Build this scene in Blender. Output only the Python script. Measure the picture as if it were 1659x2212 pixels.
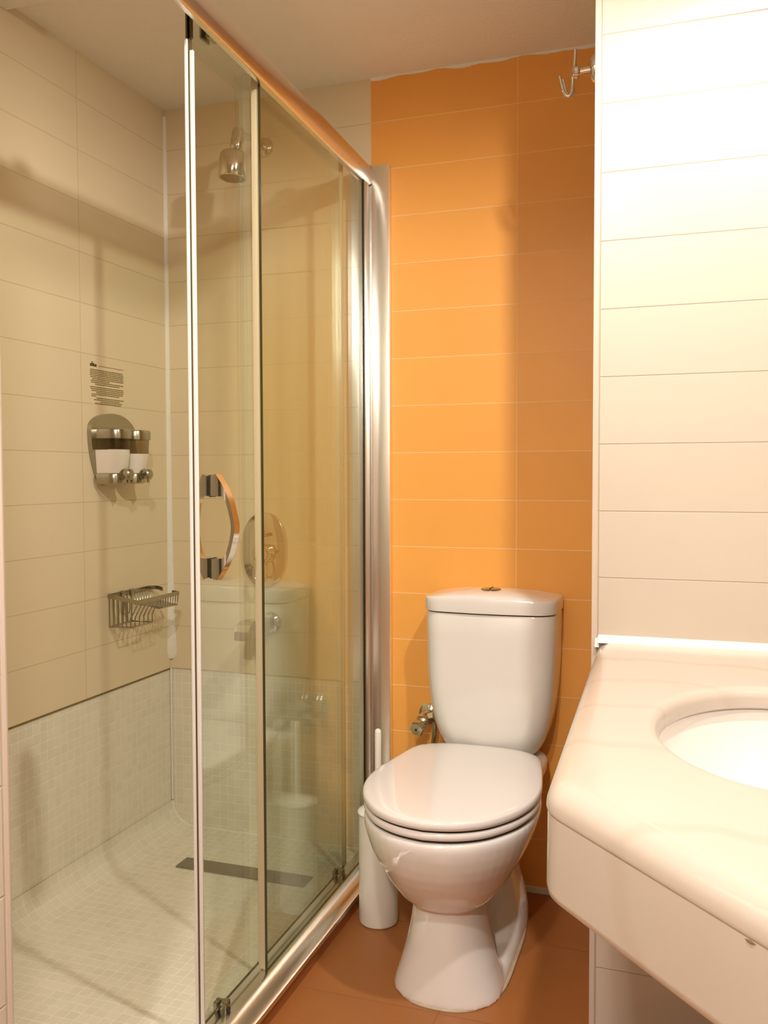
import bpy, bmesh, math, random
from mathutils import Vector, Matrix
random.seed(7)
S = bpy.context.scene
for o in list(bpy.data.objects): bpy.data.objects.remove(o)

# ------------------------------------------------------------------ camera
Z0 = 1.154                      # height of the camera over the bathroom floor
F_PX, YAW, PITCH, ROLL = 1945.5, 0.32927, 0.04166, -0.00298
cam = bpy.data.cameras.new('camera'); cam_o = bpy.data.objects.new('camera', cam)
S.collection.objects.link(cam_o); S.camera = cam_o
cam.sensor_fit = 'HORIZONTAL'; cam.sensor_width = 36.0; cam.lens = F_PX/1659*36.0
cam.clip_start = 0.02
_f = Vector((-math.sin(YAW)*math.cos(PITCH), math.cos(YAW)*math.cos(PITCH), -math.sin(PITCH)))
_r = Vector((math.cos(YAW), math.sin(YAW), 0)); _u = _r.cross(_f)
r2 = _r*math.cos(ROLL)+_u*math.sin(ROLL); u2 = -_r*math.sin(ROLL)+_u*math.cos(ROLL)
cam_o.matrix_world = Matrix(((r2.x,u2.x,-_f.x,0),(r2.y,u2.y,-_f.y,0),(r2.z,u2.z,-_f.z,Z0),(0,0,0,1)))

# ------------------------------------------------------------------ world, exposure
W = bpy.data.worlds.new('world'); S.world = W; W.use_nodes = True
W.node_tree.nodes['Background'].inputs[0].default_value = (1.0,.80,.58,1)
W.node_tree.nodes['Background'].inputs[1].default_value = 0.05
S.view_settings.view_transform = 'Standard'; S.view_settings.look = 'None'
S.view_settings.gamma = 1.0; S.view_settings.use_curve_mapping = False
S.view_settings.exposure = 0.0

# ------------------------------------------------------------------ lamps (recessed ceiling downlights, the last an added fill)
WARM = (1.0,.95,.87)
LAMPS = [  # x, y, watts, cone deg, blend, source radius, tilt direction of the swivel lamp
    (0.12, 1.20, 65, 142, .55, .030, (-.42,.18,-1)),
    (0.07, 1.60, 3.5, 110, .9, .025, (0,.1,-1)),
    (-0.30, 0.30, 50, 136, .5, .040, (-.42,.30,-1)),
    (-0.18,-0.65, 115, 150, .6, .045, (-.85,.12,-1)),  # added fill lamp behind the camera, aimed towards the shower side
]
def lamp(x,y,w,cone,blend,rad,tilt):
    l = bpy.data.lights.new('spot','SPOT'); l.energy = w; l.color = WARM
    l.spot_size = math.radians(cone); l.spot_blend = blend; l.shadow_soft_size = rad
    o = bpy.data.objects.new('spot', l); S.collection.objects.link(o)
    o.location = (x,y,2.272-.035); o.rotation_euler = Vector(tilt).to_track_quat('-Z','Y').to_euler(); return o
for L in LAMPS: lamp(*L)

# ------------------------------------------------------------------ constants of the room (camera-relative metres)
YB, XL, YW, XP = 2.445, -1.546, 1.843, -0.187      # back wall, shower wall, partition face, partition corner
ZF, ZC, ZS = -1.154, 1.118, -1.105                 # floor, ceiling, shower floor
XST, YST, XR, YR = -0.775, 0.862, 0.42, -1.3       # stub wall face, its end, right wall, rear wall
H, TW = .1333, .418                                # tile height and width
ZT = -0.0723                                       # a tile joint height
ZM = ZT-4*H                                        # top of the mosaic
XO = -0.453-TW                                     # where orange begins

# ------------------------------------------------------------------ node helpers
def newmat(name):
    m = bpy.data.materials.new(name); m.use_nodes = True
    nt = m.node_tree; b = nt.nodes['Principled BSDF']; return m, nt, b
def N(nt, t, **k):
    n = nt.nodes.new(t)
    for a,v in k.items(): setattr(n,a,v)
    return n
def M(nt, op, a, b=None, c=None):
    n = N(nt,'ShaderNodeMath',operation=op)
    for i,v in enumerate((a,b,c)):
        if v is None: continue
        if isinstance(v,(int,float)): n.inputs[i].default_value = v
        else: nt.links.new(v,n.inputs[i])
    return n.outputs[0]
def mixc(nt, fac, a, b):
    n = N(nt,'ShaderNodeMix',data_type='RGBA')
    for s,v in ((n.inputs[0],fac),(n.inputs[6],a),(n.inputs[7],b)):
        if isinstance(v,(int,float)): s.default_value = v
        elif isinstance(v,tuple): s.default_value = (*v,1) if len(v)==3 else v
        else: nt.links.new(v,s)
    return n.outputs[2]
def line(nt, coord, period, off, hw):
    """1 on the joint, 0 on the tile, for joints at off + n*period"""
    t = M(nt,'FRACT',M(nt,'DIVIDE',M(nt,'SUBTRACT',coord,off-period*50),period))
    d = M(nt,'MULTIPLY',M(nt,'MINIMUM',t,M(nt,'SUBTRACT',1.0,t)),period)
    n = N(nt,'ShaderNodeMapRange',interpolation_type='SMOOTHSTEP')
    nt.links.new(d,n.inputs[0]); n.inputs[1].default_value = hw*.6; n.inputs[2].default_value = hw*1.4
    n.inputs[3].default_value = 1; n.inputs[4].default_value = 0
    return n.outputs[0]
def cell(nt, coord, period, off):
    return M(nt,'FLOOR',M(nt,'DIVIDE',M(nt,'SUBTRACT',coord,off-period*50),period))
def tile_mat(name, tile, grout, pu, ou, pv, ov, hw, rough=.35, var=.04, bump=.25, warp=0.0, spec=.5, hwu=None, mottling=.03):
    """u,v come from the UV map, laid out in metres"""
    m, nt, b = newmat(name)
    uv = N(nt,'ShaderNodeUVMap').outputs[0]
    src = uv
    if warp:
        ns = N(nt,'ShaderNodeTexNoise'); ns.inputs['Scale'].default_value = 9; nt.links.new(uv,ns.inputs[0])
        v1 = N(nt,'ShaderNodeVectorMath',operation='SUBTRACT'); nt.links.new(ns.outputs['Color'],v1.inputs[0]); v1.inputs[1].default_value=(.5,.5,.5)
        v2 = N(nt,'ShaderNodeVectorMath',operation='SCALE'); nt.links.new(v1.outputs[0],v2.inputs[0]); v2.inputs['Scale'].default_value = warp
        v3 = N(nt,'ShaderNodeVectorMath',operation='ADD'); nt.links.new(uv,v3.inputs[0]); nt.links.new(v2.outputs[0],v3.inputs[1]); src = v3.outputs[0]
    sp = N(nt,'ShaderNodeSeparateXYZ'); nt.links.new(src,sp.inputs[0]); u,v = sp.outputs[0],sp.outputs[1]
    msk = M(nt,'MAXIMUM',line(nt,u,pu,ou,hwu or hw),line(nt,v,pv,ov,hw))
    cb = N(nt,'ShaderNodeCombineXYZ'); nt.links.new(cell(nt,u,pu,ou),cb.inputs[0]); nt.links.new(cell(nt,v,pv,ov),cb.inputs[1])
    wn = N(nt,'ShaderNodeTexWhiteNoise',noise_dimensions='3D'); nt.links.new(cb.outputs[0],wn.inputs[0])
    no = N(nt,'ShaderNodeTexNoise'); no.inputs['Scale'].default_value = 6; no.inputs['Detail'].default_value = 5; nt.links.new(uv,no.inputs[0])
    val = M(nt,'ADD',M(nt,'MULTIPLY',M(nt,'SUBTRACT',wn.outputs[0],.5),var*2),M(nt,'MULTIPLY',M(nt,'SUBTRACT',no.outputs[0],.5),mottling*4))
    hsv = N(nt,'ShaderNodeHueSaturation'); hsv.inputs['Color'].default_value = (*tile,1)
    nt.links.new(M(nt,'ADD',1.0,val),hsv.inputs['Value'])
    col = mixc(nt,msk,hsv.outputs[0],grout); nt.links.new(col,b.inputs['Base Color'])
    rg = M(nt,'ADD',rough,M(nt,'MULTIPLY',msk,.7-rough)); nt.links.new(rg,b.inputs['Roughness'])
    b.inputs['Specular IOR Level'].default_value = spec
    bp = N(nt,'ShaderNodeBump'); bp.inputs['Strength'].default_value = bump; bp.inputs['Distance'].default_value = .002
    nt.links.new(M(nt,'SUBTRACT',1.0,msk),bp.inputs['Height']); nt.links.new(bp.outputs[0],b.inputs['Normal'])
    return m
def plain(name, col, rough=.4, metal=0.0, noise=0.0, nscale=20, bump=0.0, bscale=60, spec=.5, coat=0.0, trans=0.0, ior=1.45):
    m, nt, b = newmat(name); b.inputs['Roughness'].default_value = rough; b.inputs['Metallic'].default_value = metal
    b.inputs['Specular IOR Level'].default_value = spec; b.inputs['Coat Weight'].default_value = coat
    b.inputs['Coat Roughness'].default_value = .04
    b.inputs['Transmission Weight'].default_value = trans; b.inputs['IOR'].default_value = ior
    tc = N(nt,'ShaderNodeTexCoord').outputs['Object']
    no = N(nt,'ShaderNodeTexNoise'); no.inputs['Scale'].default_value = nscale; no.inputs['Detail'].default_value = 4; nt.links.new(tc,no.inputs[0])
    hsv = N(nt,'ShaderNodeHueSaturation'); hsv.inputs['Color'].default_value = (*col,1)
    nt.links.new(M(nt,'ADD',1.0,M(nt,'MULTIPLY',M(nt,'SUBTRACT',no.outputs[0],.5),noise)),hsv.inputs['Value'])
    nt.links.new(hsv.outputs[0],b.inputs['Base Color'])
    if bump:
        n2 = N(nt,'ShaderNodeTexNoise'); n2.inputs['Scale'].default_value = bscale; n2.inputs['Detail'].default_value = 6; nt.links.new(tc,n2.inputs[0])
        bp = N(nt,'ShaderNodeBump'); bp.inputs['Strength'].default_value = bump; bp.inputs['Distance'].default_value = .003
        nt.links.new(n2.outputs[0],bp.inputs['Height']); nt.links.new(bp.outputs[0],b.inputs['Normal'])
    return m
def glass_mat(name, tint, refl=1.0):
    m = bpy.data.materials.new(name); m.use_nodes = True; nt = m.node_tree; nt.nodes.clear()
    out = N(nt,'ShaderNodeOutputMaterial'); mx = N(nt,'ShaderNodeMixShader')
    tr = N(nt,'ShaderNodeBsdfTransparent'); tr.inputs[0].default_value = (*tint,1)
    gl = N(nt,'ShaderNodeBsdfGlossy'); gl.inputs['Roughness'].default_value = 0.0; gl.inputs[0].default_value = (.95,1,.95,1)
    ge = N(nt,'ShaderNodeNewGeometry'); fr = N(nt,'ShaderNodeFresnel')
    nt.links.new(M(nt,'ADD',1.5,M(nt,'MULTIPLY',ge.outputs['Backfacing'],1/1.5-1.5)),fr.inputs['IOR'])
    nt.links.new(M(nt,'MULTIPLY',fr.outputs[0],refl),mx.inputs[0]); nt.links.new(tr.outputs[0],mx.inputs[1]); nt.links.new(gl.outputs[0],mx.inputs[2])
    nt.links.new(mx.outputs[0],out.inputs[0]); return m

BEIGE=(.80,.67,.46); CREAM=(.605,.52,.43)
MT = {
 'beige': tile_mat('beige_wall_tile',BEIGE,(.64,.51,.33),TW,XO,H,ZT,.0011,rough=.38,var=.012,bump=.2,mottling=.01),
 'beige_left': tile_mat('beige_shower_tile',BEIGE,(.64,.51,.33),TW,YB,H,ZT,.0011,rough=.38,var=.012,bump=.2,mottling=.01),
 'orange': tile_mat('orange_wall_tile',(.90,.41,.085),(.95,.55,.24),TW,XO,H,ZT,.0013,rough=.4,var=.03,bump=.25,mottling=.02),
 'cream': tile_mat('cream_wall_tile',CREAM,(.44,.35,.27),TW,XP+.011,H,.0586,.0011,rough=.3,var=.008,bump=.5,mottling=.008),
 'cream_side': tile_mat('cream_side_tile',CREAM,(.5,.42,.3),TW,YST-.006,H,-.504,.0012,rough=.3,var=.01,bump=.6,mottling=.01),
 'mosaic': tile_mat('pale_mosaic',(.82,.76,.62),(.92,.86,.73),.026,0,.026,0,.0011,rough=.25,var=.035,bump=.3,warp=.0015),
 'terracotta': tile_mat('terracotta_floor_tile',(.37,.133,.036),(.29,.11,.035),.41,-.502,.355,1.818,.0016,rough=.42,var=.04,bump=.2,mottling=.05),
 'plaster': plain('ceiling_plaster',(.92,.85,.76),.9,bump=.5,bscale=90,noise=.03),
 'caulk': plain('white_caulk',(.86,.80,.70),.45,noise=.1,nscale=60),
 'ceramic': plain('white_ceramic',(.82,.78,.74),.12,coat=.6,noise=.01,spec=.5),
 'seat': plain('white_seat_plastic',(.84,.79,.76),.13,coat=.5,noise=.01),
 'plastic': plain('white_plastic',(.82,.77,.70),.35,noise=.02),
 'gap': plain('dark_gap',(.03,.02,.01),.8),
 'chrome': plain('chrome',(.72,.68,.60),.10,metal=1.0,noise=.02),
 'chrome_dull': plain('dull_chrome',(.42,.39,.30),.22,metal=1.0,noise=.05),
 'alu': plain('satin_aluminium',(.78,.75,.70),.24,metal=1.0,noise=.03,nscale=8),
 'alu_soft': plain('brushed_aluminium',(.93,.90,.85),.28,metal=1.0,noise=.03,nscale=8),
 'steel': plain('brushed_drain_steel',(.36,.33,.26),.45,metal=.9,noise=.1),
 'seal': plain('white_door_seal',(.86,.81,.76),.3,noise=.03),
 'seal_clear': plain('cloudy_door_seal',(.52,.43,.27),.35,noise=.05),
 'trim_cream': plain('cream_edge_trim',(.63,.52,.44),.35,noise=.02),
 'gasket': plain('dark_gasket',(.10,.075,.03),.4),
 'glass_edge': plain('green_glass_edge',(.055,.045,.012),.15,noise=.1),
 'glass': glass_mat('clear_shower_glass',(.945,.965,.925)),
 'smoke': glass_mat('smoky_dispenser_plastic',(.62,.55,.42)),
 'soap': plain('white_liquid_soap',(.84,.76,.68),.3,noise=.02),
 'ink': plain('dark_sign_ink',(.10,.065,.012),.5), 'ink_soft': plain('faded_sign_ink',(.22,.15,.04),.5), 'ink_red': plain('red_sign_ink',(.42,.10,.05),.5),
 'rubber': plain('black_rubber',(.02,.018,.015),.6),
 'old_sealant': plain('yellowed_sealant',(.55,.42,.28),.6,noise=.3,nscale=50),
 'joint_brown': plain('dark_brown_joint',(.20,.13,.05),.8,noise=.6,nscale=40),
 'bulb': None,
}
def marble():
    m, nt, b = newmat('cream_marble'); tc = N(nt,'ShaderNodeTexCoord').outputs['Object']
    n1 = N(nt,'ShaderNodeTexNoise'); n1.inputs['Scale'].default_value = 3.2; n1.inputs['Detail'].default_value = 6; nt.links.new(tc,n1.inputs[0])
    w = N(nt,'ShaderNodeTexWave',wave_type='BANDS',bands_direction='Y'); w.inputs['Scale'].default_value = 1.6; w.inputs['Distortion'].default_value = 9; w.inputs['Detail'].default_value = 4; nt.links.new(tc,w.inputs[0])
    c1 = mixc(nt,n1.outputs[0],(.54,.462,.39),(.59,.515,.45))
    mr = N(nt,'ShaderNodeMapRange'); nt.links.new(w.outputs[1],mr.inputs[0]); mr.inputs[1].default_value=.93; mr.inputs[2].default_value=1.0
    nt.links.new(mixc(nt,M(nt,'MULTIPLY',mr.outputs[0],.2),c1,(.42,.33,.22)),b.inputs['Base Color'])
    b.inputs['Roughness'].default_value = .22; b.inputs['Coat Weight'].default_value=.15
    pass
    return m
MT['marble'] = marble()
bm_ = bpy.data.materials.new('lit_bulb'); bm_.use_nodes=True; nt_=bm_.node_tree; nt_.nodes.clear()
e_=nt_.nodes.new('ShaderNodeEmission'); e_.inputs[0].default_value=(*WARM,1); e_.inputs[1].default_value=25; o_=nt_.nodes.new('ShaderNodeOutputMaterial'); nt_.links.new(e_.outputs[0],o_.inputs[0]); MT['bulb']=bm_

# ------------------------------------------------------------------ mesh helpers (all coordinates camera-relative, lifted by Z0 on linking)
def box(bm, x0,x1,y0,y1,z0,z1, bev=0.0, mi=0, seg=2):
    t = bmesh.new(); bmesh.ops.create_cube(t,size=1)
    for v in t.verts: v.co = Vector(((x0+x1)/2+v.co.x*(x1-x0),(y0+y1)/2+v.co.y*(y1-y0),(z0+z1)/2+v.co.z*(z1-z0)))
    if bev: bmesh.ops.bevel(t,geom=t.edges[:],offset=bev,segments=seg,profile=.5,affect='EDGES')
    for f in t.faces: f.material_index = mi
    merge(bm,t)
def merge(bm, t):
    me = bpy.data.meshes.new('tmp'); t.to_mesh(me); t.free(); bm.from_mesh(me); bpy.data.meshes.remove(me)
def loft(bm, rings, cap0=True, cap1=True, closed=True, mi=0, smooth=True):
    vs = [[bm.verts.new(p) for p in r] for r in rings]; n = len(rings[0])
    for a,b in zip(vs,vs[1:]):
        for i in range(n if closed else n-1):
            j=(i+1)%n; f=bm.faces.new((a[i],a[j],b[j],b[i])); f.material_index=mi; f.smooth=smooth
    if cap0: f=bm.faces.new(vs[0][::-1]); f.material_index=mi
    if cap1: f=bm.faces.new(vs[-1]); f.material_index=mi
def frame(d):
    d = Vector(d).normalized(); a = Vector((0,0,1)) if abs(d.z)<.9 else Vector((1,0,0))
    x = d.cross(a).normalized(); return x, d.cross(x).normalized()
def cyl(bm, p0, p1, r0, r1=None, n=24, mi=0):
    r1 = r0 if r1 is None else r1; p0,p1=Vector(p0),Vector(p1); x,y=frame(p1-p0)
    loft(bm,[[p+ (x*math.cos(2*math.pi*i/n)+y*math.sin(2*math.pi*i/n))*r for i in range(n)] for p,r in ((p0,r0),(p1,r1))],mi=mi)
def lathe(bm, p0, d, prof, n=32, mi=0):
    """prof: list of (distance along d, radius)"""
    p0=Vector(p0); d=Vector(d).normalized(); x,y=frame(d)
    loft(bm,[[p0+d*t+(x*math.cos(2*math.pi*i/n)+y*math.sin(2*math.pi*i/n))*max(r,1e-5) for i in range(n)] for t,r in prof],mi=mi)
def tube(bm, pts, r, n=10, mi=0, flat=None):
    pts=[Vector(p) for p in pts]; rings=[]; px=None
    for i,p in enumerate(pts):
        d=(pts[min(i+1,len(pts)-1)]-pts[max(i-1,0)]).normalized()
        if px is None: x,y=frame(d)
        else: x=(px-d*px.dot(d)).normalized(); y=d.cross(x)
        px=x; rr = r[i] if isinstance(r,(list,tuple)) else r
        rings.append([p+(x*math.cos(2*math.pi*k/n)+y*math.sin(2*math.pi*k/n))*rr for k in range(n)])
    loft(bm,rings,mi=mi)
def spline(pts, m=8):
    P=[Vector(p) for p in pts]; out=[]
    for i in range(len(P)-1):
        a=P[max(i-1,0)]; b=P[i]; c=P[i+1]; d=P[min(i+2,len(P)-1)]
        for k in range(m):
            t=k/m; out.append(.5*((2*b)+(c-a)*t+(2*a-5*b+4*c-d)*t*t+(-a+3*b-3*c+d)*t**3))
    out.append(P[-1]); return out
def prism(bm, poly, axis, a0, a1, mi=0, bev=0.0):
    """extrude a 2-D outline along axis 0/1/2; the outline gives the other two coordinates in order"""
    def mk(p,a):
        q=list(p); q.insert(axis,a); return Vector(q)
    t=bmesh.new(); loft(t,[[mk(p,a0) for p in poly],[mk(p,a1) for p in poly]],smooth=False)
    if bev: bmesh.ops.bevel(t,geom=[e for e in t.edges if len(e.link_faces)==2 and e.calc_face_angle(0)>.5],offset=bev,segments=2,profile=.5,affect='EDGES')
    for f in t.faces: f.material_index=mi
    merge(bm,t)
def quad(bm, pts, uvs, mi=0):
    uvl = bm.loops.layers.uv.verify(); f=bm.faces.new([bm.verts.new(p) for p in pts]); f.material_index=mi
    for l,u in zip(f.loops,uvs): l[uvl].uv=u
def tag(o, label=None, cat=None, group=None, kind=None):
    for k,v in (('label',label),('category',cat),('group',group),('kind',kind)):
        if v: o[k]=v
    return o
def thing(name, label, cat, loc, group=None):
    o=bpy.data.objects.new(name,None); S.collection.objects.link(o); o.location=(loc[0],loc[1],loc[2]+Z0); o.empty_display_size=.05
    return tag(o,label,cat,group)
def obj(name, bm, mats, parent=None, smooth=None, label=None, recalc=True):
    if recalc: bmesh.ops.recalc_face_normals(bm,faces=bm.faces[:])
    me=bpy.data.meshes.new(name); bm.to_mesh(me); bm.free()
    for m in (mats if isinstance(mats,(list,tuple)) else [mats]): me.materials.append(MT[m])
    o=bpy.data.objects.new(name,me); S.collection.objects.link(o)
    off=Vector((0,0,Z0)); w=Vector((0,0,0)); q=parent
    while q is not None: w+=q.location; q=q.parent
    for v in me.vertices: v.co=v.co+off-w
    if parent is not None: o.parent=parent
    if smooth is not None:
        for p in me.polygons: p.use_smooth=True
        try: me.set_sharp_from_angle(angle=math.radians(smooth))
        except Exception: pass
    if label: o['label']=label
    return o
def struct(name, bm, mats, **k):
    o=obj(name,bm,mats,**k); o['kind']='structure'; return o
def boxuv(bm, x0,x1,y0,y1,z0,z1, mi=0, u=None):
    """box whose faces carry metre UVs: x or y horizontally, z vertically"""
    X,Y,Z=(x0,x1),(y0,y1),(z0,z1)
    for y in Y: quad(bm,[(x0,y,z0),(x1,y,z0),(x1,y,z1),(x0,y,z1)],[(x0,z0),(x1,z0),(x1,z1),(x0,z1)],mi)
    for x in X: quad(bm,[(x,y0,z0),(x,y1,z0),(x,y1,z1),(x,y0,z1)],[(y0,z0),(y1,z0),(y1,z1),(y0,z1)],mi)
    for z in Z: quad(bm,[(x0,y0,z),(x1,y0,z),(x1,y1,z),(x0,y1,z)],[(x0,y0),(x1,y0),(x1,y1),(x0,y1)],mi)

# ================================================================== SETTING
bm=bmesh.new(); boxuv(bm,XST-.3,XR+.1,YR-.1,YB+.1,ZF-.05,ZF)
struct('floor',bm,'terracotta',recalc=True)
bm=bmesh.new(); box(bm,XL-.1,XR+.1,YR-.1,YB+.1,ZC,ZC+.05); struct('ceiling',bm,'plaster')
# ragged plaster edge where ceiling meets the back wall
bm=bmesh.new(); n=120; top=[];bot=[]
for i in range(n+1):
    x=XO+(XP-XO)*i/n; top.append((x,ZC+.001)); bot.append((x,ZC-.004-.0022*(math.sin(i*.31)+math.sin(i*.13+1)+random.random()*.7)))
loft(bm,[[(p[0],YB-.004,p[1]) for p in top],[(p[0],YB-.004,p[1]) for p in bot],[(p[0],YB+.002,p[1]) for p in bot]],closed=False,cap0=False,cap1=False)
struct('trim_4',bm,'plaster',recalc=False)
# back wall: beige shower part, mosaic below, orange part by the toilet
bm=bmesh.new()
boxuv(bm,XL-.1,XO,YB,YB+.1,ZM,ZC,0); boxuv(bm,XO,XR+.1,YB,YB+.1,ZF,ZC,1); boxuv(bm,XL-.1,XO,YB+.004,YB+.1,ZF,ZM,2)
struct('wall_back',bm,['beige','orange','mosaic'])
# shower side wall
bm=bmesh.new()
boxuv(bm,XL-.1,XL,YST-.1,YB+.1,ZM,ZC,0); boxuv(bm,XL-.1,XL-.004,YST-.1,YB+.1,ZF,ZM,1)
struct('wall_left',bm,['beige_left','mosaic'])
bm=bmesh.new(); box(bm,XL-.004,XL-.0005,YST,YB,ZM-.0045,ZM+.0002); struct('trim_8',bm,'joint_brown')  # thin dark brown strip along the top edge of the mosaic
# stub wall in front of the shower, seen as a sliver on the left edge
bm=bmesh.new(); boxuv(bm,XL-.1,XST,YR-.1,YST,ZF,ZC,0); struct('wall_left',bm,'cream_side')
bm=bmesh.new(); prism(bm,[(XST+.001,YST-.004),(XST+.001,YST+.002),(XST-.004,YST+.010),(XST-.05,YST+.010),(XST-.05,YST-.004)],2,ZF,ZC,bev=.001)
struct('trim_1',bm,'trim_cream')
# partition at right, cream tiles
bm=bmesh.new(); boxuv(bm,XP,XR+.1,YW,YB,ZF,ZC); struct('wall_partition',bm,'cream')
bm=bmesh.new(); box(bm,XP-.0015,XP+.009,YW-.0015,YW+.01,ZF,ZC,bev=.001); struct('trim_2',bm,'trim_cream')
bm=bmesh.new(); boxuv(bm,XR,XR+.1,YR-.1,YB,ZF,ZC); struct('wall_right',bm,'cream')
bm=bmesh.new(); boxuv(bm,XST,XR,YR-.1,YR,ZF,ZC); struct('wall_rear',bm,'cream')
# skirting strip under the orange wall
bm=bmesh.new(); box(bm,-.80,XP,YB-.008,YB,ZF,ZF+.017,bev=.001); struct('baseboard_back',bm,'caulk')
# shower floor: coved at the side wall, slightly raised, in mosaic
bm=bmesh.new(); uvl=bm.loops.layers.uv.verify()
prof=[]; R=.075; XW=XL-.002
for i in range(13):
    a=math.pi/2*i/12; prof.append((XW+R-R*math.cos(a),ZS+R-R*math.sin(a)))
for i in range(1,5): prof.append((XL+R+( -.885-XL-R)*i/4,ZS))
acc=0; L=[0]
for a,b in zip(prof,prof[1:]): acc+=math.dist(a,b); L.append(acc)
y0,y1=YST-.02,YB+.004
for i in range(len(prof)-1):
    (xa,za),(xb,zb)=prof[i],prof[i+1]
    f=bm.faces.new([bm.verts.new(p) for p in ((xa,y0,za),(xb,y0,zb),(xb,y1,zb),(xa,y1,za))]); f.smooth=True
    for l,u in zip(f.loops,((y0,-L[i]),(y0,-L[i+1]),(y1,-L[i+1]),(y1,-L[i]))): l[uvl].uv=u
bmesh.ops.remove_doubles(bm,verts=bm.verts[:],dist=1e-5)
struct('floor',bm,'mosaic',recalc=False)
# silicone joints of the shower corner
bm=bmesh.new()
pts=[]; zs=[ZC-.02,.9,.6,.3,0,-.25,-.42,-.50,-.555,-.575]; rs=[.006,.008,.0085,.009,.010,.012,.0145,.0175,.020,.012]
for z,r in zip(zs,rs): pts.append([(XL-.001,YB+.001,z),(XL-.001,YB-r,z),(XL+r*.45,YB-r*.8,z),(XL+r,YB-r*.35,z),(XL+r*1.1,YB+.001,z)])
loft(bm,pts); struct('trim_3',bm,'caulk',smooth=40)
bm=bmesh.new()
tube(bm,[(XL,YB,ZM),(XL,YB,ZS+.08)],.0035,8)
tube(bm,[(x,YB+.003,z) for x,z in prof if x<-.9]+[(-.9,YB+.003,ZS)],.0045,8)
struct('trim_5',bm,'caulk',smooth=60)
# low beam over the near end of the shower
bm=bmesh.new(); box(bm,XL,-1.2,1.66,1.772,ZC-.02,ZC,bev=.003); struct('trim_6',bm,'plaster')
# kerb under the track
bm=bmesh.new(); boxuv(bm,-.90,-.829,YST-.01,YB,ZF,-1.112); struct('trim_7',bm,'terracotta')

# ================================================================== SHOWER ENCLOSURE
enc=thing('shower_screen','glass sliding shower screen with satin aluminium frame between shower and toilet','shower screen',(-.86,1.65,ZS))
# bottom track: sloped metal sill
bm=bmesh.new()
prism(bm,[(-.905,-1.104),(-.905,-1.092),(-.898,-1.088),(-.880,-1.088),(-.868,-1.087),(-.858,-1.0885),(-.846,-1.093),(-.836,-1.1005),(-.829,-1.106),(-.822,-1.108),(-.8215,-1.118),(-.829,-1.118),(-.829,-1.1115)],1,YST+.012,YB-.002,bev=0)
obj('bottom_track',bm,'alu',enc,smooth=35)
# top rail: half-round section, very slightly off square
bm=bmesh.new(); rings=[]
for y in (YST+.012,2.425):
    t=(y-1.42)/(2.445-1.42); xo=-.840-.020*t; zt=.883-.013*t; r=[]
    r.append((xo-.022,y,zt-.006)); r.append((xo-.022,y,zt))
    for i in range(17):
        a=math.pi/2-math.pi*i/16; cz=zt-.030
        r.append((xo-.014+.014*math.cos(a),y,cz+.030*math.copysign(abs(math.sin(a))**.8,math.sin(a))))
    r.append((xo-.022,y,zt-.060)); r.append((xo-.022,y,zt-.050)); r.append((xo-.017,y,zt-.050)); r.append((xo-.017,y,zt-.006))
    rings.append(r)
loft(bm,rings); rail=obj('top_rail',bm,'alu',enc,smooth=30)
bm=bmesh.new(); rings=[]
for y,g in ((2.425,.0),(2.428,.0015),(2.438,.0015),(2.442,.0)):
    t=1; xo=-.860+g; zt=.870+g
    r=[(xo-.022,y,zt)]
    for i in range(17):
        a=math.pi/2-math.pi*i/16; r.append((xo-.014+.014*math.cos(a),y,zt-.030+(.030+g)*math.copysign(abs(math.sin(a))**.8,math.sin(a))))
    r.append((xo-.022,y,zt-.06-g)); rings.append(r)
loft(bm,rings); obj('rail_end_cap',bm,'chrome',rail,smooth=30)
# wall profiles
def jamb(yw,s):
    bm=bmesh.new()
    ya,yb=sorted((yw,yw-s*.020)); box(bm,-.863,-.811,ya,yb,-1.112,.868,bev=.0015)
    ya,yb=sorted((yw,yw-s*.012)); box(bm,-.868,-.862,ya,yb,-1.085,.86)
    o=obj('wall_profile',bm,'alu_soft',enc,smooth=30)
    bm=bmesh.new(); ya,yb=sorted((yw,yw-s*.073)); box(bm,-.887,-.8665,ya,yb,-1.086,.845,bev=.002)
    obj('adjusting_profile',bm,'alu',enc,smooth=30)
    return o
jamb(YB,1); jamb(YST+.012,-1)
# fixed pane
def pane(x0,x1,y0,y1,z0,z1,name,parent):
    bm=bmesh.new(); box(bm,x0,x1,y0,y1,z0,z1)
    bmesh.ops.recalc_face_normals(bm,faces=bm.faces[:])
    for f in bm.faces:
        f.material_index = 0 if abs(f.normal.x)>.9 else 1
    return obj(name,bm,['glass','glass_edge'],parent)
fx=pane(-.874,-.868,1.743,YB-.073,-1.087,.845,'fixed_pane',enc)
bm=bmesh.new(); box(bm,-.8675,-.8655,YB-.0755,YB-.072,-1.086,.845); obj('glazing_gasket',bm,'gasket',fx)
bm=bmesh.new(); box(bm,-.8912,-.8735,1.745,1.750,-1.085,.85,bev=.001); obj('edge_seal',bm,'seal_clear',fx,smooth=30)
# sliding door
XD0,XD1=-.8985,-.8925
dr=pane(XD0,XD1,1.509,2.268,-1.078,.872,'sliding_door',enc)
bm=bmesh.new(); box(bm,-.9035,-.8975,1.500,1.506,-1.075,.812,bev=.001); box(bm,-.8935,-.8862,1.502,1.508,-1.075,.790,bev=.001)
obj('door_seal',bm,'seal',dr,smooth=30,label='white plastic edge seal')
bm=bmesh.new(); box(bm,-.8978,-.8932,1.5035,1.509,-1.075,.872); box(bm,-.9025,-.8885,1.5035,1.509,.812,.872,bev=.001); obj('edge_channel',bm,'gasket',dr)
bm=bmesh.new(); box(bm,-.900,-.891,2.266,2.278,-1.075,.86,bev=.001); obj('rear_seal',bm,'seal_clear',dr)
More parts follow.
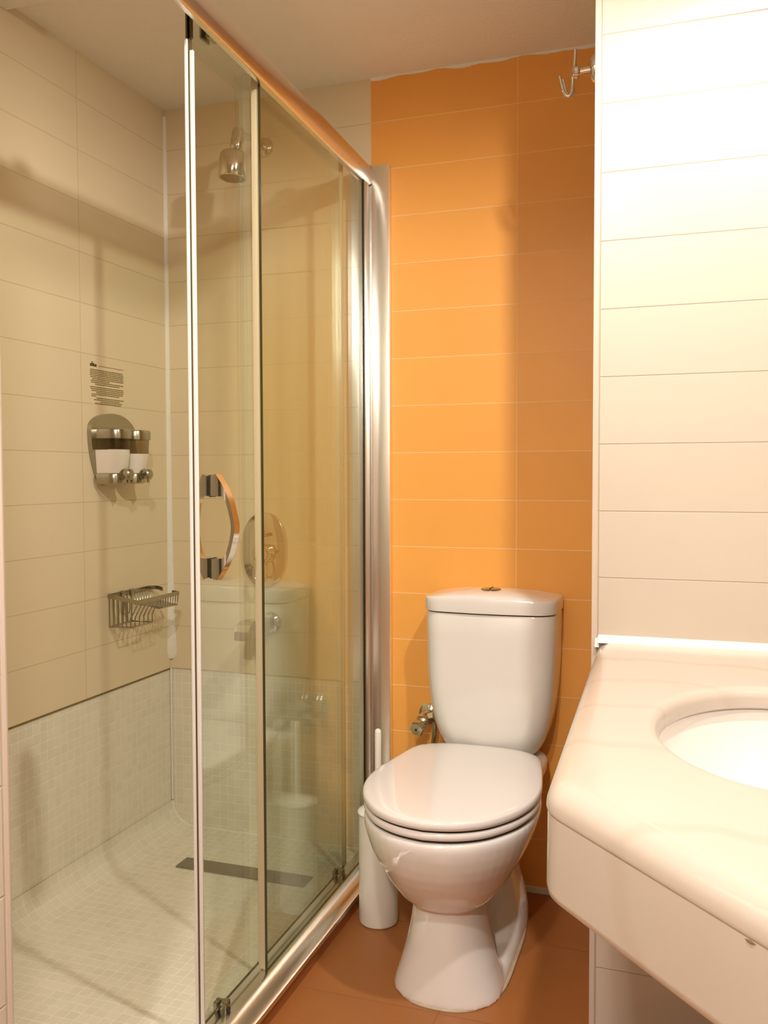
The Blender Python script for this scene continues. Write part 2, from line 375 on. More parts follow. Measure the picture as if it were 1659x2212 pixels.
# hangers and guides
def hanger(y):
    bm=bmesh.new(); box(bm,-.906,-.8992,y-.016,y+.016,.838,.885,bev=.003); box(bm,-.8918,-.880,y-.016,y+.016,.838,.885,bev=.003); box(bm,-.906,-.880,y-.004,y+.016,.868,.885,bev=.002)
    h=obj('hanger',bm,'chrome_dull',dr,smooth=30)
    bm=bmesh.new(); cyl(bm,(-.880,y,.856),(-.8775,y,.856),.010); obj('screw_cap',bm,'rubber',h,smooth=40)
def guide(y):
    bm=bmesh.new(); box(bm,-.909,-.899,y-.009,y+.009,-1.103,-1.070,bev=.002); box(bm,-.892,-.879,y-.010,y+.010,-1.10,-1.066,bev=.002); box(bm,-.909,-.879,y+.004,y+.010,-1.078,-1.069,bev=.001)
    h=obj('guide',bm,'chrome_dull',dr,smooth=30)
    bm=bmesh.new(); cyl(bm,(-.879,y,-1.083),(-.876,y,-1.083),.005); obj('guide_wheel',bm,'rubber',h,smooth=40)
hanger(1.575); hanger(2.20); guide(1.585); guide(2.225)
# bow handle
def bow(sgn,xg,y,name):
    out=[(0,0),(.014,.004),(.030,-.020),(.042,-.046),(.050,-.075),(.0545,-.100),(.050,-.127),(.042,-.154),(.030,-.180),(.014,-.204),(0,-.200)]
    inn=[(0,-.162),(.028,-.161),(.036,-.148),(.043,-.125),(.0465,-.100),(.043,-.077),(.036,-.053),(.028,-.040),(0,-.039)]
    k=1.0 if sgn>0 else .62
    O_=[(q.x*k,q.y) for q in spline([(u,z,0) for u,z in out[1:-1]],4)]; O_=[out[0]]+O_+[out[-1]]
    I_=[(q.x*k,q.y) for q in spline([(u,z,0) for u,z in inn[1:-1]],4)]; I_=[inn[0]]+I_+[inn[-1]]
    zt=-.002; bm=bmesh.new()
    prism(bm,[(xg+sgn*u,zt+z) for u,z in O_+I_],1,y-.011,y+.011,bev=.0022)
    return obj(name,bm,'chrome',dr,smooth=35)
bow(1,-.8922,1.566,'handle'); bow(-1,-.8988,1.566,'handle')
for z0,z1 in ((-.043,0),(-.203,-.163)):
    bm=bmesh.new(); box(bm,-.8925,-.8895,1.554,1.578,z0,z1); obj('handle_washer',bm,'rubber',dr)

# ================================================================== TOILET
XT=-.510; YT=2.0
wc=thing('toilet','white close-coupled ceramic toilet with closed lid against the orange tiles','toilet',(XT,2.08,ZF))
TAB=[(1.722,0),(1.727,.034),(1.737,.067),(1.755,.100),(1.780,.129),(1.82,.158),(1.86,.178),(1.91,.193),(1.96,.199),(2.01,.198),(2.07,.190),(2.14,.178),(2.20,.166),(2.228,.152),(2.248,.128),(2.260,.098),(2.268,.055),(2.271,0)]
half=spline([(w,y,0) for y,w in TAB],5)
def outline(sx=1,sy=1,z=0,cy=1.995,half_=half,cx=XT,dy=0):
    a=[Vector((cx+p.x*sx,cy+(p.y-cy)*sy+dy,z)) for p in half_]
    b=[Vector((cx-p.x*sx,cy+(p.y-cy)*sy+dy,z)) for p in half_[-2:0:-1]]
    return a+b
def crown(bm,steps):
    rings=[outline(s,s,z) for s,z in steps]; loft(bm,rings)
# lid
bm=bmesh.new()
crown(bm,[(.93,-.7215),(.985,-.7215),(.997,-.718),(1.0,-.713),(.998,-.708),(.992,-.7045),(.978,-.7025),(.95,-.7015),(.88,-.7005),(.75,-.6992),(.55,-.698),(.3,-.6973),(.08,-.697)])
lid=obj('lid',bm,'seat',wc,smooth=60)
bm=bmesh.new(); crown(bm,[(.90,-.7275),(.965,-.7275),(.965,-.7205),(.90,-.7205)]); obj('lid_buffer',bm,'gap',lid)
bm=bmesh.new()
crown(bm,[(.90,-.7435),(.972,-.7435),(.983,-.741),(.988,-.736),(.985,-.730),(.975,-.7272),(.90,-.7265)])
seat=obj('seat',bm,'seat',wc,smooth=60)
bm=bmesh.new(); crown(bm,[(.86,-.7485),(.955,-.7485),(.955,-.7425),(.86,-.7425)]); obj('seat_buffer',bm,'gap',seat)
for s in (-1,1):
    bm=bmesh.new(); cyl(bm,(XT+s*.075-.018,2.262,-.722),(XT+s*.075+.018,2.262,-.722),.010); obj('hinge',bm,'seat',wc,smooth=50)
# bowl, pedestal and trap in one ceramic body
def egg(cx,w,yf,yb,z,n=48,ef=2.2,eb=2.6,ym=None):
    ym = ym if ym is not None else yf+(yb-yf)*.48; r=[]
    for i in range(n):
        a=2*math.pi*i/n; c,s=math.cos(a),math.sin(a); e=ef if s<0 else eb
        x=w*math.copysign(abs(c)**(2/e),c); y=(ym-yf if s<0 else yb-ym)*math.copysign(abs(s)**(2/e),s)
        r.append(Vector((cx+x,ym+y,z)))
    return r
bm=bmesh.new()
# rim + bowl
B=[(-.750,.192,1.730,2.22),(-.760,.194,1.726,2.23),(-.772,.193,1.727,2.23),(-.790,.188,1.731,2.22),(-.815,.179,1.740,2.20),(-.840,.167,1.752,2.18),(-.865,.153,1.768,2.16),(-.890,.139,1.786,2.13),(-.912,.123,1.804,2.10),(-.930,.107,1.820,2.06),(-.942,.092,1.834,2.03),(-.949,.078,1.848,2.01),(-.952,.05,1.87,1.99)]
loft(bm,[egg(XT,w,yf,yb,z,ef=2.15,ym=yf+(yb-yf)*.5) for z,w,yf,yb in B])
# rear deck carrying the cistern
t=[egg(XT,w,2.10,2.425,z,ef=3,eb=5,ym=2.27) for z,w in ((-.742,.150),(-.752,.160),(-.775,.158),(-.81,.142),(-.86,.120),(-.93,.085))]; loft(bm,t)
# front column, flaring to the foot
C=[(-.92,.078,1.850,1.99),(-.945,.079,1.849,1.99),(-.985,.083,1.846,1.995),(-1.02,.089,1.843,2.0),(-1.06,.098,1.840,2.01),(-1.10,.109,1.836,2.03),(-1.135,.120,1.832,2.06),(-1.154,.125,1.830,2.10)]
loft(bm,[egg(XT,w,yf,yb,z,ef=2.3,ym=yf+.11) for z,w,yf,yb in C])
# foot
Fo=[(-1.124,.104,1.90,2.34),(-1.129,.114,1.88,2.35),(-1.138,.121,1.846,2.36),(-1.154,.126,1.834,2.36)]
loft(bm,[egg(XT,w,yf,yb,z,ef=2.6,eb=4,ym=2.02) for z,w,yf,yb in Fo])
# rear trapway column leaning back
T=[(-.86,.080,2.14,2.36),(-.94,.080,2.16,2.37),(-1.00,.086,2.175,2.37),(-1.04,.096,2.165,2.37),(-1.08,.110,2.135,2.37),(-1.115,.120,2.085,2.37),(-1.14,.124,2.03,2.37),(-1.154,.125,2.00,2.37)]
loft(bm,[egg(XT,w,yf,yb,z,ef=3,eb=4) for z,w,yf,yb in T])
# web between column and trap
box(bm,XT-.045,XT+.045,1.92,2.22,-1.13,-.86)
bowl=obj('bowl',bm,'ceramic',wc)
md=bowl.modifiers.new('join','REMESH'); md.mode='VOXEL'; md.voxel_size=.0045; md.use_smooth_shade=True
md=bowl.modifiers.new('soften','SMOOTH'); md.factor=.6; md.iterations=6
bm=bmesh.new(); cyl(bm,(XT+.082,2.10,-1.128),(XT+.102,2.092,-1.134),.007); obj('floor_bolt',bm,'rubber',wc,smooth=40)
bm=bmesh.new(); r0=egg(XT,.1285,1.829,2.363,-1.1535,ef=2.5,eb=4,ym=2.02); r1=egg(XT,.131,1.826,2.366,-1.1535,ef=2.5,eb=4,ym=2.02)
loft(bm,[[Vector((p.x,p.y,-1.1535)) for p in egg(XT,.1315,1.826,2.366,0,ef=2.5,eb=4,ym=2.02)],[Vector((p.x,p.y,-1.151)) for p in egg(XT,.127,1.831,2.361,0,ef=2.5,eb=4,ym=2.02)]]); obj('floor_sealant',bm,'old_sealant',wc)
# cistern
XC=-.498
def tank_ring(w,yf,z,yb=2.440,rc=.055,bulge=.006,n=10):
    r=[]; 
    def arc(cx,cy,a0,a1,rad):
        for i in range(n+1):
            a=a0+(a1-a0)*i/n; r.append(Vector((cx+rad*math.cos(a),cy+rad*math.sin(a),z)))
    arc(XC-w+rc,yf+rc,math.pi,1.5*math.pi,rc)
    for i in range(1,8): 
        t=i/8; r.append(Vector((XC-w+rc+(2*w-2*rc)*t,yf-bulge*math.sin(math.pi*t),z)))
    arc(XC+w-rc,yf+rc,1.5*math.pi,2*math.pi,rc)
    arc(XC+w-.012,yb-.012,0,math.pi/2,.012); arc(XC-w+.012,yb-.012,math.pi/2,math.pi,.012)
    return r
bm=bmesh.new()
P=[(-.740,.098,2.305,.05),(-.737,.112,2.297,.055),(-.728,.123,2.290,.06),(-.712,.134,2.284,.06),(-.690,.144,2.279,.06),(-.66,.153,2.274,.06),(-.62,.1605,2.271,.058),(-.57,.166,2.269,.056),(-.50,.170,2.268,.055),(-.42,.172,2.268,.055),(-.366,.172,2.268,.055),(-.3625,.170,2.270,.053)]
loft(bm,[tank_ring(w,yf,z,rc=rc) for z,w,yf,rc in P]); tank=obj('cistern',bm,'ceramic',wc,smooth=50)
bm=bmesh.new(); loft(bm,[tank_ring(.166,2.274,z,yb=2.436) for z in (-.363,-.358)]); obj('lid_joint',bm,'gap',tank)
# domed cistern lid
bm=bmesh.new(); w0=.1755; yf0=2.2625; base=tank_ring(w0,yf0,0,rc=.058,bulge=.008); cxm,cym=XC,(yf0+2.44)/2
def lidz(x,y,s):
    return 0
rings=[]
for s,z,dm in ((.97,-.3585,0),(.995,-.3585,0),(1.0,-.3555,0),(1.0,-.335,0),(.997,-.327,.15),(.985,-.320,.4),(.955,-.3155,.7),(.90,-.3125,.9),(.78,-.309,1),(.6,-.3065,1),(.4,-.3045,1),(.2,-.3035,1),(.04,-.303,1)):
    rings.append([Vector((cxm+(p.x-cxm)*s, min(2.440,cym+(p.y-cym)*(s if s<.99 else s)), z-.012*dm*((abs(p.x-cxm)*s/w0)**2))) for p in base])
loft(bm,rings); tl=obj('cistern_lid',bm,'ceramic',wc,smooth=60)
bm=bmesh.new(); lathe(bm,(-.498,2.330,-.3075),(0,0,1),[(0,.0265),(.0045,.0265),(.0065,.024),(.0075,.0)]); bt=obj('flush_button',bm,'chrome_dull',tl,smooth=30)
bm=bmesh.new(); box(bm,-.499,-.497,2.306,2.354,-.3005,-.2993); obj('button_split',bm,'gap',bt)

# ================================================================== WATER VALVE AND HOSE
av=thing('angle_valve','chrome angle valve with hexagonal knob low on the orange wall beside the cistern','valve',(-.712,YB,-.69))
bm=bmesh.new(); lathe(bm,(-.700,YB,-.680),(0,-1,0),[(0,.030),(.004,.030),(.008,.024),(.012,.014),(.055,.014)]); lathe(bm,(-.700,YB-.03,-.680),(0,-1,0),[(0,.017),(.045,.017),(.05,.013)])
cyl(bm,(-.700,YB-.055,-.680),(-.668,YB-.06,-.671),.0105); cyl(bm,(-.684,YB-.058,-.676),(-.668,YB-.06,-.671),.0145,n=6)
obj('valve_body',bm,'chrome',av,smooth=40)
bm=bmesh.new(); lathe(bm,(-.703,YB-.075,-.690),(-.12,-1,-.25),[(0,.011),(.012,.0115),(.014,.020),(.030,.022),(.036,.019),(.037,0)],n=6)
kn=obj('knob',bm,'chrome',av,smooth=25)
bm=bmesh.new(); d=Vector((-.12,-1,-.25)).normalized(); c=Vector((-.703,YB-.075,-.690))+d*.0368; cyl(bm,c,c+d*.001,.0035); obj('knob_screw',bm,'rubber',kn)
bm=bmesh.new(); tube(bm,spline([(-.672,YB-.06,-.676),(-.669,YB-.058,-.700),(-.673,YB-.05,-.730),(-.679,YB-.04,-.760)]),.006); obj('hose',bm,'chrome_dull',av,smooth=60,label='braided hose')
bm=bmesh.new(); box(bm,-.778,-.738,YB-.05,YB-.008,ZF+.012,ZF+.06,bev=.003); box(bm,-.782,-.734,YB-.054,YB-.008,ZF+.006,ZF+.013,bev=.002)
tag(obj('pipe_cover',bm,'chrome_dull',smooth=30),'small chrome pipe cover at floor behind the toilet brush','pipe cover')

# ================================================================== TOILET BRUSH
tb=thing('toilet_brush','white toilet brush in tall cylindrical holder between shower screen and toilet','toilet brush',(-.755,2.157,ZF))
bm=bmesh.new(); lathe(bm,(-.755,2.157,ZF),(0,0,1),[(0,.0),(0,.045),(.003,.049),(.010,.0505),(.270,.0500),(.284,.0502),(.284,.046),(.10,.045),(.10,0)],n=48); obj('holder',bm,'plastic',tb,smooth=40)
bm=bmesh.new(); lathe(bm,(-.755,2.157,ZF+.284),(0,0,1),[(0,0),(0,.052),(.004,.0535),(.008,.051),(.014,.030),(.018,.014),(.024,.009),(.024,0)],n=48); obj('lid',bm,'plastic',tb,smooth=50)
bm=bmesh.new(); lathe(bm,(-.755,2.157,ZF+.30),(0,0,1),[(0,.0085),(.10,.0085),(.192,.0085),(.199,.0075),(.202,.004),(.2025,0)],n=20); obj('brush_handle',bm,'plastic',tb,smooth=50)

# ================================================================== COUNTER AND BASIN
A_=(-.178,YW-.002); Bc=(-.1495,.975); dv=Vector((.151,-.166)).normalized()
def dpt(t): return (Bc[0]+.004+dv.x*t, Bc[1]-.012+dv.y*t)
tend=(XR-Bc[0]-.004)/dv.x
HX,HY,HA,HB=.125,1.275,.165,.24
vt=thing('washbasin_counter','cream marble counter with angled front edge against the cream tiled wall','counter',(.15,1.2,-.47))
def offset_poly(poly, d):
    n=len(poly); out=[]
    for i in range(n):
        p0,p1,p2=Vector(poly[i-1]),Vector(poly[i]),Vector(poly[(i+1)%n])
        e1=(p1-p0).normalized(); e2=(p2-p1).normalized(); n1=Vector((-e1.y,e1.x)); n2=Vector((-e2.y,e2.x))
        k=(n1+n2); k=k/max(k.dot(n1),1e-3); out.append(tuple(p1+k*d))
    return out
# slab outline, counter-clockwise, with a softened corner; only front/left edges are bull-nosed
corner=[]
p1=Vector(Bc); ea=(p1-Vector(A_)).normalized(); 
c0=p1-ea*.03; c1=p1+dv*.03
for i in range(9):
    t=i/8; corner.append(tuple(c0*(1-t)**2+p1*2*t*(1-t)+c1*t*t))
front=[A_]+corner+[(XR-.001,Bc[1]+dv.y*((XR-Bc[0])/dv.x))]
# densify front for smooth shading
zt=-.337; th=.034
def inner(poly,d):   # move open polyline inwards (to the right-hand side of travel is outside)
    out=[]
    for i,p in enumerate(poly):
        a=Vector(poly[max(i-1,0)]); b=Vector(poly[min(i+1,len(poly)-1)]); e=(b-a).normalized(); nrm=Vector((-e.y,e.x))
        q=Vector(p)+nrm*d
        if i==0: q=Vector((q.x,p[1]))
        if i==len(poly)-1: q=Vector((p[0],q.y-0))
        out.append((q.x,q.y))
    return out
# does left-hand normal point inside? travel goes -y along the left edge, so left of travel is +x : inside
prof_=[]; 
for i in range(11):
    a=math.pi/2*i/10; prof_.append((.034*(1-math.sin(a)),zt-.028*(1-math.cos(a))))
# (inset, z): from flat top to the nose
prof_=prof_[::1]
prof_=sorted(prof_,key=lambda q:-q[1])
prof_+= [(0.0,zt-.031),(.001,zt-.0335),(.003,zt-.0345),(.022,zt-.0345)]
bm=bmesh.new()
loft(bm,[[Vector((x,y,z)) for x,y in inner(front,ins)] for ins,z in prof_],closed=False,cap0=False,cap1=False)
# top surface: ring between outline and the oval hole
nh=96
hole=[(HX+HA*math.cos(2*math.pi*i/nh),HY+HB*math.sin(2*math.pi*i/nh)) for i in range(nh)]
inn=inner(front,prof_[0][0])
def clampray(th_):
    # distance from hole centre to the slab border in direction th_
    d=Vector((math.cos(th_),math.sin(th_))); best=9
    poly=inn+[(XR-.001,YW-.002)]
    for i in range(len(poly)):
        a=Vector(poly[i]); b=Vector(poly[(i+1)%len(poly)]); e=b-a; den=d.x*e.y-d.y*e.x
        if abs(den)<1e-9: continue
        w=a-Vector((HX,HY)); t=(w.x*e.y-w.y*e.x)/den; s=(w.x*d.y-w.y*d.x)/den
        if t>0 and -1e-6<=s<=1+1e-6: best=min(best,t)
    return (HX+d.x*best,HY+d.y*best)
angs=sorted(set([2*math.pi*i/nh for i in range(nh)]+[math.atan2(y-HY,x-HX)%(2*math.pi) for x,y in inn+[(XR-.001,YW-.002)]]))
outer=[clampray(a) for a in angs]
def hp(a,s): 
    r=1/math.sqrt((math.cos(a)/(HA*s))**2+(math.sin(a)/(HB*s))**2); return (HX+math.cos(a)*r,HY+math.sin(a)*r)
rings=[[Vector((x,y,zt)) for x,y in outer]]
rings.append([Vector((*hp(a,1.13),zt)) for a in angs])
for k in range(9):
    q=math.pi/2*k/8; rings.append([Vector((*hp(a,1.085-.085*math.sin(q)),zt-.016*(1-math.cos(q)))) for a in angs])
rings.append([Vector((*hp(a,1.0),zt-.030)) for a in angs]); rings.append([Vector((*hp(a,1.03),zt-.0345)) for a in angs])
rings.append([Vector((x,y,zt-.0345)) for x,y in outer])
loft(bm,rings,cap0=False,cap1=False)
bmesh.ops.remove_doubles(bm,verts=bm.verts[:],dist=2e-4)
obj('countertop',bm,'marble',vt,smooth=50)
# apron below the nose
bm=bmesh.new(); ap=inner(front,.006); ap2=inner(front,.030); za,zb=zt-.034,-.466
rr=[]
for ins,z in ((.0015,za),(.0005,zb+.012),(.002,zb+.004),(.007,zb),(.030,zb),(.030,za)):
    rr.append([Vector((x,y,z)) for x,y in inner(front,ins)])
loft(bm,rr+[rr[0]],closed=False,cap0=False,cap1=False); obj('apron',bm,'marble',vt,smooth=50)
bm=bmesh.new(); lathe(bm,(.0475,.7585,-.3725),(.74,-.67,0),[(-.005,0),(-.002,.0009),(.001,.0012),(.003,.0008),(.006,0)]); obj('seam_chip',bm,'joint_brown',vt,label='small dark chip in the seam')
# caulk line on the wall
bm=bmesh.new(); prism(bm,[(YW-.012,zt-.001),(YW-.009,zt+.006),(YW-.003,zt+.013),(YW,zt+.014),(YW,zt-.001)],0,XP+.012,XR,bev=0)
prism(bm,[(YW-.010,zt-.010),(YW-.006,zt-.002),(YW-.002,zt+.006),(YW,zt+.008),(YW,zt-.01)],0,XP+.006,XP+.014,bev=0)
obj('wall_sealant',bm,'caulk',vt,smooth=40)
# basin
ba=thing('washbasin','white oval undermount basin set into the marble counter','washbasin',(HX,HY,-.50))
bm=bmesh.new(); rings=[]
for s,z in ((1.05,-.3725),(1.035,-.3725),(1.03,-.380),(1.015,-.395),(.98,-.42),(.92,-.45),(.82,-.475),(.66,-.493),(.45,-.503),(.25,-.506),(.12,-.508)):
    rings.append([Vector((HX+HA*s*math.cos(2*math.pi*i/96),HY+HB*s*math.sin(2*math.pi*i/96),z)) for i in range(96)])
loft(bm,rings,cap0=False,cap1=True)
rings=[[Vector((HX+HA*s*math.cos(2*math.pi*i/96),HY+HB*s*math.sin(2*math.pi*i/96),z)) for i in range(96)] for s,z in ((1.05,-.3725),(1.07,-.39),(1.02,-.44),(.85,-.49),(.5,-.52),(.12,-.522))]
loft(bm,rings,cap0=False,cap1=True); obj('bowl',bm,'ceramic',ba,smooth=60,recalc=True)
bm=bmesh.new(); lathe(bm,(HX,HY,-.508),(0,0,1),[(0,.022),(.003,.022),(.004,.018),(.002,.0)]); obj('waste_outlet',bm,'chrome',ba,smooth=40)

# ================================================================== SHOWER FITTINGS
# drain grate
bm=bmesh.new(); box(bm,-1.366,-.972,2.170,2.232,ZS+.0005,ZS+.0045,bev=.001); tag(obj('drain_cover',bm,'steel',smooth=30),'long flat steel drain cover in the mosaic shower floor','drain cover')
# overhead shower
sh=thing('overhead_shower','short cylindrical chrome shower head on an elbow arm high on the shower wall','shower head',(-1.205,YB,.965))
bm=bmesh.new(); lathe(bm,(-1.205,YB,.965),(0,-1,0),[(0,.029),(.004,.029),(.010,.024),(.013,.012),(.014,0)]); obj('rosette',bm,'chrome',sh,smooth=40)
bm=bmesh.new(); tube(bm,spline([(-1.205,YB-.01,.965),(-1.202,YB-.08,.962),(-1.197,YB-.15,.950),(-1.194,YB-.175,.935)]),.0085); obj('arm',bm,'chrome',sh,smooth=60)
bm=bmesh.new(); lathe(bm,(-1.194,YB-.178,.955),(-.10,-.12,-1),[(0,.0),(.001,.015),(.006,.018),(.052,.019),(.058,.017),(.066,.010),(.075,.010)]); obj('elbow',bm,'chrome',sh,smooth=40)
bm=bmesh.new(); lathe(bm,(-1.203,YB-.192,.892),(-.04,-.06,-1),[(0,.010),(.002,.022),(.006,.033),(.012,.0375),(.018,.039),(.074,.039),(.076,.038),(.077,.034),(.0755,.033),(.0755,0)]); hd=obj('head',bm,'chrome',sh,smooth=40)
bm=bmesh.new(); lathe(bm,Vector((-1.203,YB-.192,.892))+Vector((-.04,-.06,-1)).normalized()*.0757,(-.04,-.06,-1),[(0,0),(0,.032),(.0008,.032),(.001,0)]); obj('spray_face',bm,'steel',hd,smooth=30)
# mixer
mx=thing('shower_mixer','oval chrome shower mixer plate with lever on the beige shower wall','shower mixer',(-1.213,YB,-.225))
def oval(cx,cz,a,b,y,n=64,e=2.4):
    r=[]
    for i in range(n):
        t=2*math.pi*i/n; c,s=math.cos(t),math.sin(t); r.append(Vector((cx+a*math.copysign(abs(c)**(2/e),c),y,cz+b*math.copysign(abs(s)**(2/e),s))))
    return r
bm=bmesh.new(); loft(bm,[oval(-1.213,-.225,a,b,y) for a,b,y in ((.074,.112,YB),(.074,.112,YB-.006),(.0715,.1095,YB-.011),(.066,.104,YB-.0135),(.03,.06,YB-.0145),(.001,.002,YB-.0147))]); pl=obj('cover_plate',bm,'chrome',mx,smooth=35)
bm=bmesh.new(); lathe(bm,(-1.205,YB-.013,-.235),(0,-1,0),[(0,.030),(.020,.029),(.034,.027),(.040,.022),(.041,0)]); obj('control_knob',bm,'chrome',mx,smooth=40)
bm=bmesh.new()
tube(bm,spline([(-1.205,YB-.045,-.245),(-1.223,YB-.048,-.275),(-1.224,YB-.050,-.305),(-1.206,YB-.052,-.322),(-1.190,YB-.050,-.305),(-1.191,YB-.048,-.275),(-1.205,YB-.045,-.245)]),.0055); cyl(bm,(-1.185,YB-.03,-.232),(-1.165,YB-.032,-.230),.006); obj('lever',bm,'chrome',mx,smooth=60)
bm=bmesh.new(); cyl(bm,(-1.215,YB-.013,-.178),(-1.215,YB-.035,-.178),.009); cyl(bm,(-1.215,YB-.030,-.178),(-1.190,YB-.033,-.178),.006); obj('diverter',bm,'chrome_dull',mx,smooth=40)
# bath spout
sp=thing('bath_spout','chrome square-tipped spout on round flange below the shower mixer','spout',(-1.195,YB,-.445))
bm=bmesh.new(); lathe(bm,(-1.195,YB,-.445),(0,-1,0),[(0,.033),(.006,.033),(.012,.028),(.016,.015),(.017,0)]); obj('flange',bm,'chrome',sp,smooth=40)
bm=bmesh.new(); rings=[]
for y,w,zt_,zb_ in ((YB-.012,.016,-.430,-.460),(YB-.05,.018,-.424,-.462),(YB-.10,.021,-.420,-.462),(YB-.135,.023,-.420,-.462),(YB-.160,.024,-.428,-.468),(YB-.172,.024,-.446,-.472)):
    cx=-1.195-(YB-y)*.06; rings.append([Vector((cx+w*sx,y,zt_ if top else zb_)) for sx,top in ((-1,1),(-.7,1),(.7,1),(1,1),(1,0),(.7,0),(-.7,0),(-1,0))])
loft(bm,rings,smooth=False); bmesh.ops.bevel(bm,geom=bm.edges[:],offset=.0012,segments=2,affect='EDGES'); obj('spout_body',bm,'chrome',sp,smooth=30)

# ================================================================== SOAP DISPENSER
sd=thing('soap_dispenser','chrome wall dispenser with two tanks of white liquid soap on shower side wall','soap dispenser',(XL,2.15,-.02))
bm=bmesh.new(); pts=spline([(2.047,.118,0),(2.052,.140,0),(2.075,.158,0),(2.11,.168,0),(2.15,.1715,0),(2.19,.167,0),(2.225,.153,0),(2.248,.132,0),(2.252,.110,0),(2.250,.07,0),(2.243,.03,0),(2.228,-.005,0),(2.208,-.024,0),(2.15,-.028,0),(2.098,-.025,0),(2.078,-.006,0),(2.060,.035,0),(2.050,.08,0),(2.047,.118,0)],4)[:-1]
prism(bm,[(p.x,p.y) for p in pts],0,XL,XL+.014,bev=.0035); obj('back_plate',bm,'chrome_dull',sd,smooth=40)
def tankring(cy,w,dep,z,x0=XL+.0135,n=20):
    r=[Vector((x0,cy-w,z))]
    for i in range(n+1):
        a=-math.pi/2+math.pi*i/n; c,s=math.cos(a),math.sin(a)
        r.append(Vector((x0+.012+(dep-.012)*abs(c)**.62,cy+w*math.copysign(abs(s)**.75,s),z)))
    r.append(Vector((x0,cy+w,z))); return r
for cy,lq in ((2.102,.070),(2.194,.060)):
    tk=obj('tank',(lambda b:(loft(b,[tankring(cy,w,d_,z) for z,w,d_ in ((lq-.001,.0397,.0715),(.085,.0405,.073),(.103,.041,.074))],cap0=False,cap1=False),b)[1])(bmesh.new()),'smoke',sd,smooth=50,label='clear smoky tank')
    bm=bmesh.new(); loft(bm,[tankring(cy,w,d_,z,x0=XL+.0145) for z,w,d_ in ((.0005,.0330,.060),(.03,.0370,.067),(.055,.0393,.071),(lq,.0396,.0713))]); obj('liquid_soap',bm,'soap',tk,smooth=50,label='white liquid soap')
    bm=bmesh.new(); loft(bm,[tankring(cy,w,d_,z) for z,w,d_ in ((.100,.0435,.0775),(.121,.0435,.0775),(.125,.042,.076),(.127,.037,.07))]); obj('tank_lid',bm,'chrome_dull',sd,smooth=40)
    bm=bmesh.new(); loft(bm,[tankring(cy,w,d_,z) for z,w,d_ in ((-.024,.033,.050),(-.021,.036,.062),(.002,.037,.064),(.006,.034,.062))]); obj('bottom_bar',bm,'chrome_dull',sd,smooth=40)
    bm=bmesh.new(); lathe(bm,(XL+.060,cy+.002,.004),(1,-.05,-.05),[(0,.022),(.008,.021),(.018,.0165),(.020,.0120),(.026,.0120),(.028,.0148),(.038,.0150),(.041,.012),(.042,0)]); cyl(bm,(XL+.092,cy+.001,-.006),(XL+.092,cy+.001,-.021),.0035); obj('push_knob',bm,'chrome_dull',sd,smooth=40)

# ================================================================== NOTICE ON THE WALL
nt0=thing('wall_notice','small printed notice of dark text lines on the tiles above soap dispenser','notice',(XL,2.14,.256))
def bars(rows,name,mat,h,lab=None,seed=1):
    rnd=random.Random(seed); bm=bmesh.new()
    for z,a,b in rows:
        y=a
        while y<b-.002:
            w=min(rnd.uniform(.004,.014),b-y); box(bm,XL-.0002,XL+.0004,y,y+w,z-h/2,z+h/2); y+=w+.0012
    obj(name,bm,mat,nt0,label=lab)
bm=bmesh.new()
for a,b,z0,z1 in ((2.065,2.0715,.2965,.3045),(2.0725,2.076,.2965,.310),(2.077,2.0825,.2965,.3055),(2.0835,2.088,.2965,.3035),(2.0885,2.093,.2965,.3035)): box(bm,XL-.0002,XL+.0006,a,b,z0,z1,bev=.0008)
obj('heading',bm,'ink',nt0,label='bold dark heading')
bars([(.3000,2.102,2.216)],'subheading','ink_red',.0017,'thin red line of text',3)
Z=.293; rows=[]
for a,b in ((2.066,2.212),(2.064,2.215),(2.065,2.216),(2.064,2.214),(2.066,2.216),(2.074,2.216),(2.068,2.150),(2.068,2.214),(2.086,2.196)): Z-=.0049; rows.append((Z,a,b))
bars(rows,'text_block','ink_soft',.0026,None,5)
Z-=.0030; rows=[]
for a,b in ((2.064,2.214),(2.066,2.216),(2.070,2.214),(2.090,2.212),(2.070,2.197),(2.068,2.090),(2.092,2.216),(2.080,2.196),(2.108,2.208),(2.084,2.202)): Z-=.0049; rows.append((Z,a,b))
bars(rows,'text_block','ink_soft',.0026,None,8)

# ================================================================== SOAP BASKET
sb=thing('soap_basket','chrome wire soap basket fixed to the shower side wall under the dispenser','soap basket',(XL,2.22,-.38))
ya,yb=2.126,2.336; xo=-1.447; zr0,zr1=-.338,-.352
def flatbar(bm,pts,h=.011,t=.0022):
    P=[Vector(p) for p in pts]
    for a,b in zip(P,P[1:]):
        e=(b-a).normalized(); nrm=Vector((-e.y,e.x,0)).normalized()*t/2; up=Vector((0,0,h/2)); a2=a-e*t*.4; b2=b+e*t*.4
        loft(bm,[[q+nrm+up,q-nrm+up,q-nrm-up,q+nrm-up] for q in (a2,b2)],smooth=False)
bm=bmesh.new(); xi=XL+.003
farstub=[(xi,yb-.02,zr0),(xi+.006,yb-.006,zr0),(xi+.022,yb,zr0),(xi+.042,yb-.003,zr0-.004)]
flatbar(bm,[(xi,ya,zr0),(xi,yb-.02,zr0)]); flatbar(bm,spline(farstub,3))
flatbar(bm,[(xi,ya,zr0),(xo,ya,zr1)],h=.012); flatbar(bm,[(xo,ya,zr1),(xo,yb,zr1)],h=.012); flatbar(bm,[(xo,yb,zr1),(xo-.022,yb,zr1+.002)])
obj('rim',bm,'chrome_dull',sb,smooth=30)
bm=bmesh.new(); r=.0018; zb1=-.425; zb2=-.386; ym=2.236; xb=-1.474
